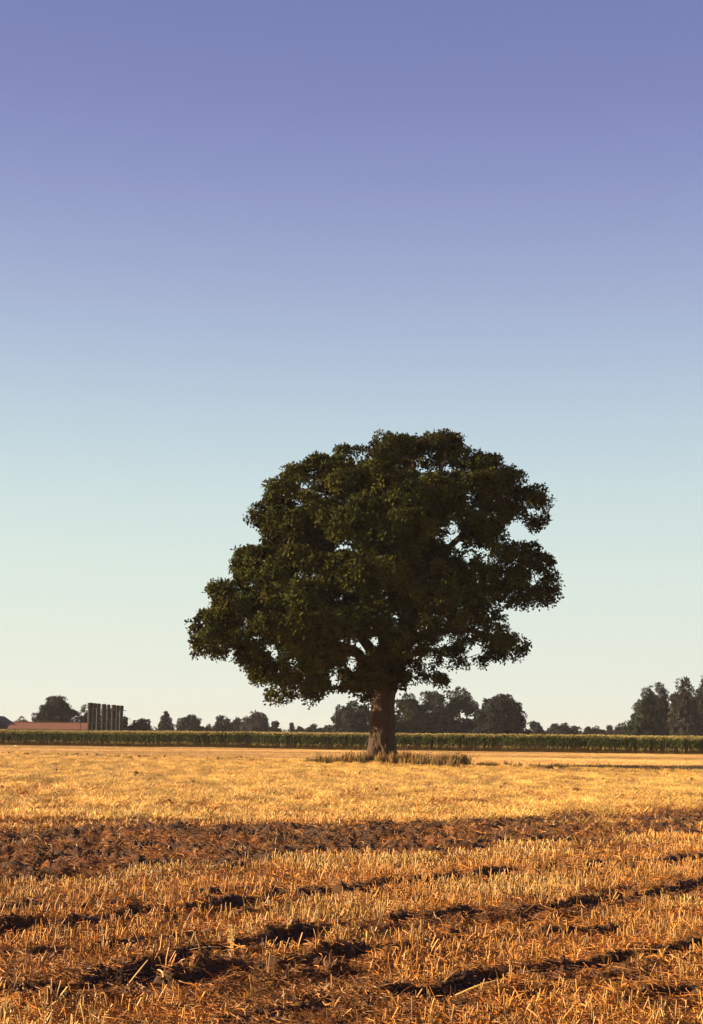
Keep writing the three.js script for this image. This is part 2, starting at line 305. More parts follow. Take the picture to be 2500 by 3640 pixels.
  const voids = (x, y, z) => noise3(x / 2.1 + 9, y / 1.35 + 4, z / 2.1 + 20) * 0.7 + noise3(x / 0.9, y / 0.7, z / 0.9) * 0.3;
  const per = [...HULL, HULL[0]];
  for (let i = 0; i + 1 < per.length; i++) {
    const [ax, ay] = per[i], [bx, by] = per[i + 1], L = Math.hypot(bx - ax, by - ay), n = Math.max(1, Math.round(L / 0.75));
    for (let k = 0; k < n; k++) {
      const t = (k + R()) / n, nx = (by - ay) / L, ny = -(bx - ax) / L, r = 0.3 + 0.36 * R(), x = ax + (bx - ax) * t + nx * r * 0.75, y = ay + (by - ay) * t + ny * r * 0.75;
      if (inside(x, y, HULL) && voids(x, y, 0) > 0.29) tryClump(x, y, (R() - 0.5) * 3.0, r, 0.6);
    }
  }
  for (let k = 0; k < 90000 && clumps.length < 1150; k++) {
    const x = -12 + 23 * R(), y = 3.3 + 17.4 * R(), e = edgeDist(x, y, HULL);
    if (e < 0.45 || gapAt(x, y) < 1.8) continue;
    const t = thick(e, y), w = R(), side = R() < 0.56 ? 1 : -1, z = side * t * (side > 0 ? 1 + 0.45 * (1 - smooth(7, 10, y)) : 1) * (w < 0.78 ? 0.78 + 0.25 * R() : 0.75 * R());
    if (voids(x, y, z) < 0.485 - (x < -6 ? 0.06 : 0)) continue;
    tryClump(x, y, z, Math.min(e, R() < 0.6 ? 0.34 + 0.26 * R() : 0.6 + 0.35 * R()), 0.72);
  }
  const tuft = leafTuft(5, 12, 0.135, 0.20, 0.66, 0.7), list = [], base = rgb(0.038, 0.047, 0.0088);
  for (const c of clumps) {
    const n = Math.round(120 * c.r * c.r) + 12, ex = 0.75 + 0.6 * R(), ez = 0.75 + 0.6 * R(), ey = 0.5 + 0.5 * R(), tone = 0.55 + 0.9 * R(), warm = R();
    for (let i = 0; i < n; i++) {
      const d = V(R() - 0.5, R() - 0.5, R() - 0.5); if (d.lengthSq() < 1e-3) continue; d.normalize();
      if (d.y < -0.35 && R() < 0.55) d.y *= -1;
      const rr = c.r * (0.3 + 0.85 * Math.sqrt(R())) * (0.7 + 0.6 * noise3(d.x * 2 + c.x, d.y * 2 + c.y, d.z * 2)), p = V(c.x + d.x * rr * ex, c.y + d.y * rr * ey, c.z + d.z * rr * ez);
      const e = edgeDist(p.x, p.y, HULL), j = (R() - 0.5) * 0.3;
      if (noise2(p.x / 0.8 + 40, p.y / 0.5 + 7) < (p.x > 2 ? 0.2 : p.y < 9 ? 0.18 : 0.13) * (1 + j)) continue;
      if (e < 0.08 + j || gapAt(p.x, p.y) < 1.35 + j * 1.5) continue;
      const dir = d.clone().add(V((R() - 0.5) * 0.7, 0.3 + (R() - 0.5) * 0.7, (R() - 0.5) * 0.7)).normalize();
      const k = tone * (0.75 + 0.5 * R());
      list.push([tuftMatrix(p, dir, R() * 6.3, 0.6 + 0.85 * R()), rgb(base.r * k * (1 + 0.35 * warm), base.g * k, base.b * k)]);
    }
  }
  const crown = instanced('crown', tuft, leafy({}), list, oak);
  crown.userData.kind = 'stuff';
  // twigs and branches from the limbs to every clump
  const bits = [];
  clumps.sort((a, b) => Math.hypot(a.x - 1, a.z) - Math.hypot(b.x - 1, b.z));
  for (const c of clumps) {
    const p = V(c.x, c.y - 0.1, c.z); let best = null, bd = 1e9;
    for (const [q, r] of nodes) { const d = q.distanceTo(p) + (q.y > p.y + 0.6 ? 1.2 : 0); if (d < bd) { bd = d; best = [q, r]; } }
    const q = best[0], L = q.distanceTo(p), r0 = Math.min(best[1] * 0.8, 0.018 + 0.022 * L), m = q.clone().lerp(p, 0.5).add(V((R() - 0.5) * 0.3 * L, 0.12 * L, (R() - 0.5) * 0.3 * L));
    const pts = curve([q, m, p], 5); if (pts.some((s) => gapAt(s.x, s.y) < 0.8 && R() < 0.7)) continue;
    bits.push(tube(pts, pts.map((_, i) => r0 * (1 - 0.75 * i / 5)), 5));
    pts.forEach((s, i) => { if (i > 1) nodes.push([s, r0 * (1 - 0.75 * i / 5)]); });
  }
  const br = part('branches', mergeGeometries(bits), bark, oak, 'stuff');
  console.log('oak clumps', clumps.length, 'tufts', list.length);
}

// ---------------------------------------------------------------- maize standing behind the field
function blade(pos, col, idx, pts, widths, side, c) {              // a leaf of quads along pts
  const q = pos.length / 3;
  pts.forEach((p, i) => { for (const s of [-1, 1]) { pos.push(p.x + side.x * widths[i] * s, p.y + side.y * widths[i] * s, p.z + side.z * widths[i] * s); const k = Array.isArray(c[0]) ? c[i] : c; col.push(...k); } if (i) { const a = q + i * 2; idx.push(a - 2, a - 1, a, a - 1, a + 1, a); } });
}
function bladed(pos, col, idx) { const g = new THREE.BufferGeometry(); g.setAttribute('position', new THREE.Float32BufferAttribute(pos, 3)); g.setAttribute('color', new THREE.Float32BufferAttribute(col, 3)); g.setIndex(idx); const f = g.toNonIndexed(); f.computeVertexNormals(); return f; }
{
  const R = rng(9), pos = [], col = [], idx = [], green = [0.044, 0.062, 0.013], pale = [0.40, 0.26, 0.09], tas = [0.42, 0.33, 0.12];
  for (const [a, b] of [[V(1, 0, 0), 0], [V(0, 0, 1), 0]]) blade(pos, col, idx, [V(0, 0, 0), V(0, 0.5, 0), V(0, 2.05, 0)], [0.026, 0.022, 0.008], a, [pale, [0.22, 0.17, 0.05], green]);
  for (let k = 0; k < 11; k++) {
    const y = 0.5 + k * 0.142, a = (k % 2) * Math.PI + (R() - 0.5) * 1.3, l = 0.62 * (1 - Math.abs(k - 5) * 0.05), c = k < 2 ? [0.22, 0.17, 0.06] : green.map((v) => v * (0.8 + 0.5 * R()));
    const o = V(Math.cos(a), 0, Math.sin(a)), at = (f, h) => o.clone().multiplyScalar(l * f).add(V(0, y + h, 0));
    blade(pos, col, idx, [at(0.02, 0), at(0.3, 0.24), at(0.62, 0.28), at(0.95, 0.06 - (k < 5 ? 0.1 : 0))], [0.03, 0.048, 0.04, 0.004], V(-o.z, 0.25, o.x), c);
  }
  for (let k = 0; k < 8; k++) { const a = k * 2.4, s = k ? 0.10 + 0.06 * R() : 0.01; blade(pos, col, idx, [V(0, 2.02 + 0.02 * k, 0), V(Math.cos(a) * s * 0.7, 2.2, Math.sin(a) * s * 0.7), V(Math.cos(a) * s * 1.3, 2.34 - (k ? 0.05 : -0.03), Math.sin(a) * s * 1.3)], [0.02, 0.034, 0.012], V(-Math.sin(a), 0, Math.cos(a)), tas); }
  const g = bladed(pos, col, idx), list = [], S = rng(10);
  const a = V(-50.64, 0, -219.15), b = V(44.46, 0, -184.68), u = b.clone().sub(a).normalize(), nrm = V(u.z, 0, -u.x).normalize(); if (nrm.z > 0) nrm.negate();
  const L = a.distanceTo(b);
  for (let r = 0; r < 34; r++) for (let s = -45; s < L + 45; s += (r < 5 ? 0.15 : 0.27) * (0.7 + 0.6 * S())) {
    const p = a.clone().addScaledVector(u, s).addScaledVector(nrm, r * 0.75 + (S() - 0.5) * 0.14); if (S() < 0.03) continue;
    p.y = groundY(p.x, p.z) - 0.02;
    const h = (0.86 + 0.20 * S()) * (0.95 + 0.11 * noise2(s * 0.16, r * 0.3));
    const q = new THREE.Quaternion().setFromEuler(new THREE.Euler((S() - 0.5) * 0.1, S() * 6.283, (S() - 0.5) * 0.1));
    const k = 0.8 + 0.4 * S();
    list.push([new THREE.Matrix4().compose(p, q, V(1.05, h, 1.05)), rgb(k, k * (0.95 + 0.1 * S()), k)]);
  }
  const m = instanced('maize_field', g, leafy({ vertexColors: true, specularIntensity: 0.3, roughness: 0.7 }), list, scene);
  tag(m, 'tall green maize crop with pale tassels along the far edge of the stubble', 'maize', null, 'stuff');
  console.log('maize', list.length);
}

// ---------------------------------------------------------------- trees beyond the maize
const farTuft = leafTuft(21, 8, 0.42, 0.36, 0.75, 0.6);
const farLeaf = leafy({});
const TINT = { dark: [0.020, 0.0235, 0.022], green: [0.026, 0.034, 0.019], brown: [0.037, 0.034, 0.028], grey: [0.029, 0.034, 0.029] };
function farTree(name, x, z, w, h, form, tint, label, seed) {
  const R = rng(seed * 131 + 7), t = thing(name, V(x, groundY(x, z), z), label, 'tree', null), c0 = TINT[tint], list = [], lobes = [];
  const y0 = h * (form === 'open' ? 0.1 : 0.05);
  part('trunk', tube(curve([V(0, -0.3, 0), V(0.1 * R(), h * 0.3, 0.1), V((R() - 0.5) * w * 0.1, h * 0.75, 0)], 8), [0.045, 0.035, 0.03, 0.028, 0.025, 0.02, 0.016, 0.01, 0.005].map((v) => v * Math.min(h, 16)), 7), barkFar, t);
  if (form === 'poplar') {
    const n = 5 + Math.floor(R() * 3);
    for (let k = 0; k < n; k++) {
      const a = k * 2.4, rr = w * 0.3 * Math.sqrt(k / n), top = h * (0.96 - 0.3 * (rr / (w * 0.3)) - 0.1 * R() * (k ? 1 : 0)), cx = Math.cos(a) * rr, cz = Math.sin(a) * rr;
      for (let y = y0 + w * 0.2; y < top; y += 0.8) { const f = (y - y0) / (top - y0); lobes.push([cx * (0.7 + 0.5 * f) + (R() - 0.5) * w * 0.22, y, cz + (R() - 0.5) * w * 0.22, Math.max(0.75, w * 0.31 * Math.pow(1 - f, 0.3)) * (0.7 + 0.5 * R()), 1.2]); }
    }
  } else if (form === 'conifer') {
    for (let y = y0; y < h; y += 0.75) { const f = y / h, r = w * 0.5 * Math.pow(1 - f, 0.75); for (let k = 0; k < 4 + 5 * (1 - f); k++) { const a = R() * 6.28, q = r * (0.35 + 0.6 * R()); lobes.push([Math.cos(a) * q, y + 0.2 * R() - 0.1 * q + 0.25 * q, Math.sin(a) * q, 0.35 + r * 0.2, 0.6]); } lobes.push([0, y, 0, 0.3 + r * 0.3, 0.8]); }
  } else {
    const n = form === 'open' ? 34 : 34;
    for (let k = 0; k < n * 3 && lobes.length < n + Math.floor(w * 1.6); k++) {
      const a = R() * 6.283, el = -0.5 + 2.05 * R() * (0.4 + 0.6 * R()), q = 0.45 + 0.35 * R(), cx = Math.cos(a) * Math.cos(el) * q, cz = Math.sin(a) * Math.cos(el) * q, cy = Math.sin(el) * q;
      const lr = Math.min(w, h) * (0.085 + 0.085 * R());
      lobes.push([cx * (w * 0.5 - lr * 0.4) * 1.15, y0 + (h - y0) * 0.46 + cy * ((h - y0) * 0.54) * 1.22 - lr * 0.2, cz * w * 0.55, lr, 0.8]);
    }
    lobes.push([0, h - Math.min(w, h) * 0.15, 0, Math.min(w, h) * 0.15, 0.9]);
    for (let k = 0; k < w * 2.2; k++) { const f = R() - 0.5; lobes.push([f * w * 0.95, h * (0.1 + 0.22 * R()), (R() - 0.5) * w * 0.5, h * 0.15 + 0.2, 0.8]); }
  }
  for (const [lx, ly, lz, lr, fl] of lobes) {
    const n = Math.round(19 * lr * lr) + 7, tone = 0.55 + 0.9 * R();
    for (let i = 0; i < n; i++) {
      const d = V(R() - 0.5, R() - 0.5, R() - 0.5).normalize(), q = lr * (0.5 + 0.55 * Math.sqrt(R())), p = V(lx + d.x * q, ly + d.y * q * fl, lz + d.z * q);
      if (p.y < 0.3 || p.y > h + 0.1) continue;
      const dir = d.clone().add(V((R() - 0.5) * 0.8, 0.3, (R() - 0.5) * 0.8)).normalize(), k = tone * (0.75 + 0.5 * R());
      list.push([tuftMatrix(p, dir, R() * 6.3, (0.55 + 0.6 * R()) * (form === 'conifer' ? 0.75 : 1)), rgb(c0[0] * k, c0[1] * k, c0[2] * k)]);
    }
  }
  const c = instanced('crown', farTuft, farLeaf, list, t); c.userData.kind = 'stuff';
  return list.length;
}
const FAR = [
  ['broadleaf_tree', -95.6, -420, 5, 6.7, 'round', 'brown', 'small brownish tree at the left edge, above the dark gable roof'],
  ['broadleaf_tree', -77.5, -380, 12.6, 12.1, 'round', 'dark', 'big dome-shaped dark tree rising behind the long red roof'],
  ['broadleaf_tree', -96.0, -520, 4, 12.6, 'open', 'brown', 'thin brown tree top seen behind the steel frame left of the stacks'],
  ['broadleaf_tree', -71.0, -390, 7, 7.4, 'round', 'dark', 'low dark tree filling the space behind the open steel frame'],
  ['broadleaf_tree', -60.5, -362, 11.5, 8.3, 'round', 'dark', 'dark rounded tree directly behind the row of stacks'],
  ['broadleaf_tree', -51.8, -360, 6.5, 5.9, 'round', 'dark', 'low dark tree sloping away to the right of the stacks'],
  ['conifer_tree', -54.9, -430, 7.4, 8.7, 'conifer', 'dark', 'spiky pointed conifer standing alone right of the stacks'],
  ['broadleaf_tree', -49.7, -450, 9.8, 8.1, 'round', 'dark', 'wide flat-topped dark tree just right of the pointed conifer'],
  ['shrub', -43.0, -440, 3.6, 5.2, 'round', 'dark', 'low dark bush between two wide round trees, right of the conifer'],
  ['broadleaf_tree', -40.1, -460, 6.8, 8.4, 'round', 'dark', 'round dark tree left of the broad brownish tree'],
  ['broadleaf_tree', -36.4, -470, 4.4, 8.0, 'round', 'dark', 'narrow dark tree touching the left side of the broad brownish tree'],
  ['broadleaf_tree', -27.6, -430, 9.6, 9.2, 'poplar', 'brown', 'broad brownish tree with feathery top left of the oak'],
  ['broadleaf_tree', -22.6, -440, 4.2, 6.7, 'round', 'dark', 'small dark tree sloping off the right of the broad brownish tree'],
  ['conifer_tree', -20.8, -520, 3.3, 7.0, 'conifer', 'dark', 'tiny cone-shaped tree alone under the oak’s lower left foliage'],
  ['hedge', -18.3, -530, 4.5, 5.6, 'round', 'dark', 'tiny low hedge beside the tiny cone-shaped tree'],
  ['hedge', -12.7, -500, 5.6, 6.3, 'round', 'dark', 'low dark hedge clump farthest left of those leading to the oak trunk'],
  ['hedge', -6.5, -480, 8.4, 6.0, 'round', 'dark', 'long low hedge ending at the loose tree left of the oak trunk'],
  ['broadleaf_tree', 0.8, -340, 10.4, 10.4, 'open', 'grey', 'loose open tree showing directly left of the oak trunk'],
  ['broadleaf_tree', 7.6, -348, 7.5, 9.0, 'round', 'dark', 'dark tree mostly hidden behind the oak trunk'],
  ['broadleaf_tree', 14.2, -345, 9.5, 12.6, 'open', 'green', 'greenish tree immediately right of the oak trunk'],
  ['broadleaf_tree', 20.4, -352, 9.5, 13.3, 'open', 'grey', 'greyish middle tree between the oak trunk and the tall loose tree'],
  ['broadleaf_tree', 27.4, -355, 9.2, 14.7, 'open', 'grey', 'tallest loose-leaved tree under the oak’s right foliage'],
  ['broadleaf_tree', 34.7, -330, 12.4, 12.0, 'open', 'dark', 'broad dark round tree farthest right of the group behind the oak'],
  ['broadleaf_tree', 56.2, -440, 5.2, 7.5, 'round', 'dark', 'small dark tree at the foot of the broad dark round tree'],
  ['shrub', 60.5, -455, 2.8, 6.1, 'round', 'brown', 'little bush tucked right of the small dark tree'],
  ['broadleaf_tree', 61.4, -430, 5.6, 6.3, 'round', 'brown', 'low brownish tree left of the highest round top in the right gap'],
  ['broadleaf_tree', 69.2, -460, 6.0, 7.2, 'round', 'grey', 'highest round-topped tree in the low line across the right gap'],
  ['broadleaf_tree', 67.6, -430, 4.2, 6.0, 'round', 'brown', 'low brown tree overlapping the right of the highest round-topped one'],
  ['shrub', 76.3, -460, 4.2, 6.0, 'round', 'grey', 'small grey bush after the notch in the low line at right'],
  ['broadleaf_tree', 81.0, -470, 5.0, 6.5, 'round', 'brown', 'low brown tree midway along the low line at right'],
  ['broadleaf_tree', 86.8, -480, 4.6, 7.0, 'round', 'dark', 'dark low tree second from the tall poplar group'],
  ['broadleaf_tree', 81.1, -430, 4.8, 6.9, 'round', 'brown', 'low brown tree touching the rounded green tree at the poplar group'],
  ['broadleaf_tree', 67.2, -330, 8.0, 11.2, 'round', 'green', 'rounded green tree at the left foot of the tall poplar group'],
  ['poplar_tree', 72.0, -345, 6.6, 15.4, 'poplar', 'grey', 'shortest tall poplar, leftmost of the group at the right edge'],
  ['poplar_tree', 76.6, -352, 6.8, 16.4, 'poplar', 'grey', 'twin-topped poplar, second of the tall group at the right'],
  ['poplar_tree', 79.4, -340, 7.6, 17.2, 'poplar', 'brown', 'brownish pointed poplar, third of the tall group at the right'],
  ['poplar_tree', 87, -350, 8, 18.0, 'poplar', 'grey', 'tallest poplar, cut by the right edge of the picture'],
];
{ let n = 0; FAR.forEach((f, i) => { n += farTree(...f, i + 1); }); console.log('far tufts', n); }
{
  const R = rng(404), list = [];
  for (let k = 0; k < 2600; k++) {
    const x = -210 + 420 * R(), z = -575 - 30 * R(), h = 3.4 + 3.6 * fbm(x * 0.05, 3, 3);
    list.push([tuftMatrix(V(x, h * R(), z), V(R() - 0.5, 0.6, R() - 0.5).normalize(), R() * 6, 1.4 + R()), rgb(0.04 + 0.02 * R(), 0.04 + 0.015 * R(), 0.025)]);
  }
  tag(instanced('woodland', farTuft, farLeaf, list, scene), 'low dark line of distant woodland along the horizon', 'woodland', null, 'stuff');
}

// ---------------------------------------------------------------- farm behind the maize on the left
const box = (w, h, d, x, y, z) => new THREE.BoxGeometry(w, h, d).translate(x, y, z);
function bar(a, b, t) { const g = new THREE.BoxGeometry(t, a.distanceTo(b), t); g.applyQuaternion(new THREE.Quaternion().setFromUnitVectors(UP, b.clone().sub(a).normalize())); return g.translate((a.x + b.x) / 2, (a.y + b.y) / 2, (a.z + b.z) / 2); }
{
  const tiles = std({ color: rgb(0.20, 0.070, 0.040), map: greyTexture(128, (u, v) => 0.78 + 0.22 * Math.abs(Math.sin(u * Math.PI * 16)) - 0.18 * noise2(u * 12, v * 12)), bumpMap: greyTexture(64, (u, v) => Math.abs(Math.sin(u * Math.PI * 8)) * 0.6 + (v * 8 % 1) * 0.4), bumpScale: 0.03 });
  const wall = std({ color: rgb(0.24, 0.12, 0.08) }), dark = std({ color: rgb(0.03, 0.028, 0.028) });
  const shed = thing('farm_shed', V(-66.5, 0, -322), 'long low farm building with a red tiled roof left of the stacks', 'building');
  part('wall', box(17.4, 2.95, 7, 0, 1.475, 0), wall, shed);
  const slope = (s) => { const g = new THREE.BufferGeometry(), w = 9.1, n = 24, P = [], U = [], I = []; for (let i = 0; i <= n; i++) for (let j = 0; j <= 6; j++) { const x = -w + (2 * w * i) / n, f = j / 6; P.push(x, 4.42 - 1.55 * f + 0.03 * noise2(i, j) - 0.04 * Math.sin(i / n * Math.PI), s * 4.0 * f); U.push(x * 0.6, f * 3); if (i && j) { const q = i * 7 + j; I.push(q - 8, q - 7, q - 1, q - 7, q, q - 1); } } g.setAttribute('position', new THREE.Float32BufferAttribute(P, 3)); g.setAttribute('uv', new THREE.Float32BufferAttribute(U, 2)); g.setIndex(I); g.computeVertexNormals(); return g; };
  const rf = part('roof', slope(1), tiles, shed); part('roof', slope(-1), tiles, shed);
  part('ridge', new THREE.CylinderGeometry(0.13, 0.13, 18.3, 8).rotateZ(Math.PI / 2).translate(0, 4.43, 0), tiles, rf);
  part('eave_board', box(18.2, 0.22, 0.06, 0, 2.8, 4.03), dark, shed);
  for (const s of [-1, 1]) { const g = new THREE.ExtrudeGeometry(new THREE.Shape([new THREE.Vector2(-3.5, 2.95), new THREE.Vector2(3.5, 2.95), new THREE.Vector2(0, 4.3)]), { depth: 0.2, bevelEnabled: false }).rotateY(Math.PI / 2).translate(s > 0 ? 8.5 : -8.7, 0.002, 0); part('gable', g, wall, shed); }
  const barn = thing('barn', V(-79.5, 0, -326), 'dark barn with a steep black gable roof at the left edge', 'building');
  part('wall', box(8, 2.6, 10, 0, 1.3, 0), dark, barn);
  part('roof', new THREE.ExtrudeGeometry(new THREE.Shape([[-4.6, 2.4], [4.6, 2.4], [4.6, 2.6], [0, 5.6], [-4.6, 2.6]].map((p) => new THREE.Vector2(...p))), { depth: 10.6, bevelEnabled: false }).translate(0, 0.2, -5.3), dark, barn);
  part('door', box(2.4, 2.3, 0.08, 0.5, 1.15, 5.04), std({ color: rgb(0.05, 0.035, 0.03) }), barn);
}
{
  const rust = std({ color: rgb(0.014, 0.009, 0.009), roughness: 0.9 }), capM = std({ color: rgb(0.014, 0.008, 0.008), roughness: 0.9 }), steel = std({ color: rgb(0.055, 0.045, 0.048), roughness: 0.7 });
  const ST = [[-54.61, -302.7, 0.56], [-54.40, -306.3, 0.47], [-54.06, -309.3, 0.46], [-53.67, -313.9, 0.5], [-53.45, -318.7, 0.38], [-52.65, -320.8, 0.5], [-52.58, -325.9, 0.4], [-52.12, -328.3, 0.46]];
  const say = ['tallest dark flue stack, nearest the open steel frame', 'slim dark flue stack, second from the open steel frame', 'third dark flue stack from the open steel frame, before the wide gap', 'fourth dark flue stack, left one of the middle pair', 'fifth dark flue stack, right one of the middle pair', 'widest of the last three dark flue stacks, sixth in the row', 'slim dark flue stack, seventh in the row', 'shortest-looking dark flue stack at the right end of the row'];
  ST.forEach(([x, z, r], i) => {
    const s = thing('flue_stack', V(x, 0, z), say[i], 'stack', 'dark stacks beside the farm');
    part('shaft', new THREE.CylinderGeometry(r * 0.93, r * 0.93, 7.4, 16).translate(0, 3.7, 0), rust, s);
    part('cap', new THREE.LatheGeometry([[r * 0.93, 7.2], [r * 1.1, 7.3], [r * 1.12, 8.3], [r * 0.9, 8.45], [0.01, 8.5]].map((p) => new THREE.Vector2(...p)), 16), capM, s);
    part('collar', new THREE.TorusGeometry(r * 0.97, 0.05, 6, 18).rotateX(Math.PI / 2).translate(0, 5.2, 0), steel, s);
  });
  const f = thing('steel_frame', V(-54.5, 0, -302), 'open pale steel lattice frame with cross bracing carrying the stacks', 'frame');
  const L = (x, y, z) => V(x + 54.5, y, z + 302);
  const add = (n, a, b, t) => part(n, bar(a, b, t), steel, f);
  const xa = -56.3, za = -301.5;
  add('post', L(xa, 0, za), L(xa, 7.5, za), 0.11); add('post', L(-54.95, 0, za - 1.6), L(-54.95, 7.2, za - 1.6), 0.08);
  add('beam', L(xa, 7.35, za), L(-53.9, 7.3, za), 0.13); add('beam', L(xa, 4.3, za), L(-54.2, 4.3, za), 0.16);
  add('brace', L(-56.0, 4.55, za), L(-54.35, 7.1, za), 0.07); add('brace', L(-56.1, 7.1, za), L(-54.5, 4.6, za - 0.1), 0.05); add('brace', L(-54.9, 2.6, za), L(-54.2, 4.1, za), 0.05);
  const posts = [[-53.98, -302.2, 7.3], [-54.12, -301.9, 7.3], [-53.6, -305.6, 8.3], [-53.2, -309.3, 7.3], [-53.0, -311.8, 7.0], [-52.75, -313.6, 7.6], [-52.35, -317.3, 7.2], [-51.9, -319.5, 7.6], [-51.75, -321.0, 7.4], [-51.25, -324.6, 7.4]];
  posts.forEach(([x, z, h]) => add('post', L(x, 0, z), L(x, h, z), 0.09));
  add('rail', L(-54.1, 7.25, -301.6), L(-51.0, 7.3, -328.4), 0.13); add('rail', L(-54.1, 4.3, -301.6), L(-51.0, 4.3, -328.4), 0.11);
  add('brace', L(-52.4, 7.1, -317), L(-52.0, 3.6, -320), 0.07); add('brace', L(-52.9, 4.2, -311), L(-52.5, 2.3, -314), 0.07);
  add('post', L(-50.9, 3.2, -329.5), L(-50.9, 5.7, -329.5), 0.06); add('post', L(-50.2, 3.2, -329.5), L(-50.2, 5.7, -329.5), 0.06); add('beam', L(-50.9, 5.5, -329.5), L(-50.2, 5.5, -329.5), 0.06); add('brace', L(-51.2, 3.0, -329), L(-50.2, 4.3, -329.5), 0.06);
}

// ---------------------------------------------------------------- stubble, straw and clods
const STRAW = rgb(0.67, 0.30, 0.047), YELLOW = rgb(0.76, 0.48, 0.14);
{
  // a cut stalk one metre tall, scaled down per copy
  const stalk = new THREE.CylinderGeometry(0.0042, 0.005, 1, 4, 2, true).translate(0, 0.5, 0);
  { const P = stalk.attributes.position; for (let i = 0; i < P.count; i++) { const y = P.getY(i); P.setX(i, P.getX(i) + 0.03 * y * y); } stalk.computeVertexNormals(); }
  const mat = std({ roughness: 0.55 }), R = rng(31), near = [];
  const u = V(0.66, 0, -0.75), v = V(0.75, 0, 0.66);               // the drill rows run away to the right
  for (let row = -190; row < 200; row++) {
    const o = row * 0.14;
    for (let s = -4; s < 42; s += 0.045 * (0.6 + 0.8 * R())) {
      const x = u.x * s + v.x * o + (noise2(s * 0.7, row) - 0.5) * 0.05, z = u.z * s + v.z * o - 4, d = Math.hypot(x, z);
      if (z > -6.4 || d > 31 || Math.abs(x) > 0.33 * d + 0.9) continue;
      if (d > 20 && R() < 0.35) continue;
      const so = Math.max(soilAt(x, z), thinAt(x, z)); if (R() < so * 1.15 || R() < 0.22 + 0.5 * smooth(0.5, 0.68, fbm(x * 1.1 + 70, z * 1.1, 2))) continue;
      const n = 2 + Math.floor(R() * 4), y = groundY(x, z), c = jitter(R, STRAW.clone().lerp(YELLOW, Math.min(1, 0.9 * smooth(0.45, 0.62, fbm(x * 0.5 + 60, z * 0.5, 3)) + 0.25 * smooth(0, 2.5, x))), 0.5), lean = (R() - 0.5) * 0.3, tilt = (R() - 0.5) * 0.3, hh = (0.085 + 0.06 * fbm(x * 0.6, z * 0.6, 2)) * (0.7 + 0.5 * R());
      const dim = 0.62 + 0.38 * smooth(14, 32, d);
      for (let k = 0; k < n; k++) {
        const h = hh * (0.35 + 0.95 * R()), q = new THREE.Quaternion().setFromEuler(new THREE.Euler(lean + (R() - 0.5) * 0.7, R() * 6.3, tilt + (R() - 0.5) * 0.7 + (R() < 0.24 ? (R() - 0.5) * 2.2 : 0))), w = (0.55 + 0.55 * R()) * (1 + 0.35 * smooth(12, 30, d));
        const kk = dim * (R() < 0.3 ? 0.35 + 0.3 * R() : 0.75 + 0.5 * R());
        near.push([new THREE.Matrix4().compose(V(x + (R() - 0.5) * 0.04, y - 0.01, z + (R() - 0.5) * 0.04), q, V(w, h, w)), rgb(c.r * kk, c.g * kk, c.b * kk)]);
      }
    }
  }
  tag(instanced('stubble', stalk, mat, near, scene), 'standing golden stubble stalks in drilled rows across the foreground', 'stubble', null, 'stuff');
  console.log('near stalks', near.length);
  // tufts of stalks for the farther field
  const tuftOf = (seed, n, spread, thick) => { const S = rng(seed), gs = []; for (let k = 0; k < n; k++) { const g = new THREE.CylinderGeometry(0.0045 * thick, 0.005 * thick, 1, 3, 1, true).translate(0, 0.5, 0), h = 0.7 + 0.5 * S(); g.scale(1, h, 1); g.rotateZ((S() - 0.5) * 0.5).rotateX((S() - 0.5) * 0.5); g.translate((S() - 0.5) * spread, 0, (S() - 0.5) * spread); gs.push(g); } return mergeGeometries(gs); };
  const mid = [], far = [], M = rng(32);
  for (let k = 0; k < 150000; k++) {
    const d = Math.sqrt(28 * 28 + M() ** 1.3 * (150 * 150 - 28 * 28)), a = (M() - 0.5) * 0.66, x = Math.sin(a) * d, z = -Math.cos(a) * d;
    if (lineDist(x, z, BORDER) < -0.5) continue;
    const so = Math.max(soilAt(x, z), thinAt(x, z)); if (M() < so || M() < 0.85 * smooth(0.5, 0.6, fbm(x * 1.4 + 9, z * 0.35, 3))) continue;
    const h = (0.09 + 0.10 * fbm(x * 0.8, z * 0.5, 2)) * (0.6 + 0.8 * M() * M());
    const c = jitter(M, YELLOW, 0.6), kk = (0.7 + 0.5 * M()) * (0.3 + 1.25 * fbm(x * 2.6, z * 0.5, 3));
    mid.push([new THREE.Matrix4().compose(V(x, groundY(x, z) - 0.01, z), new THREE.Quaternion().setFromAxisAngle(UP, M() * 6.3), V(1, h, 1)), rgb(c.r * kk, c.g * kk, c.b * kk)]);
  }
  tag(instanced('stubble', tuftOf(3, 9, 0.22, 1.35), mat, mid, scene), 'bright yellow belt of stubble between the tilled strip and the oak', 'stubble', null, 'stuff');
  for (let k = 0; k < 170000; k++) {
    const d = Math.sqrt(60 * 60 + M() * (222 * 222 - 3600)), a = (M() - 0.5) * 0.68, x = Math.sin(a) * d, z = -Math.cos(a) * d;
    if (lineDist(x, z, BORDER) > -0.5) continue;
    const t = (x + 50.64) / 95.1; if (z < -219.15 + 34.47 * t + 0.4) continue;
    if (M() < 0.75 * smooth(0.5, 0.68, fbm(x * 0.05 + 9, z * 0.45, 3))) continue;
    const st = 0.4 + 1.1 * fbm(x * 0.06 + 4, z * 0.07, 3), c = jitter(M, YELLOW, 0.45), h = (0.05 + 0.08 * M()) * st;
    far.push([new THREE.Matrix4().compose(V(x, groundY(x, z) - 0.01, z), new THREE.Quaternion().setFromAxisAngle(UP, M() * 6.3), V(1, h, 1)), rgb(c.r * 0.82 * st, c.g * 0.80 * st, c.b * st)]);
  }
  tag(instanced('stubble', tuftOf(4, 10, 0.5, 2.6), mat, far, scene), 'duller brownish stubble beyond the oak up to the maize', 'stubble', null, 'stuff');
  console.log('mid', mid.length, 'far', far.length);
}
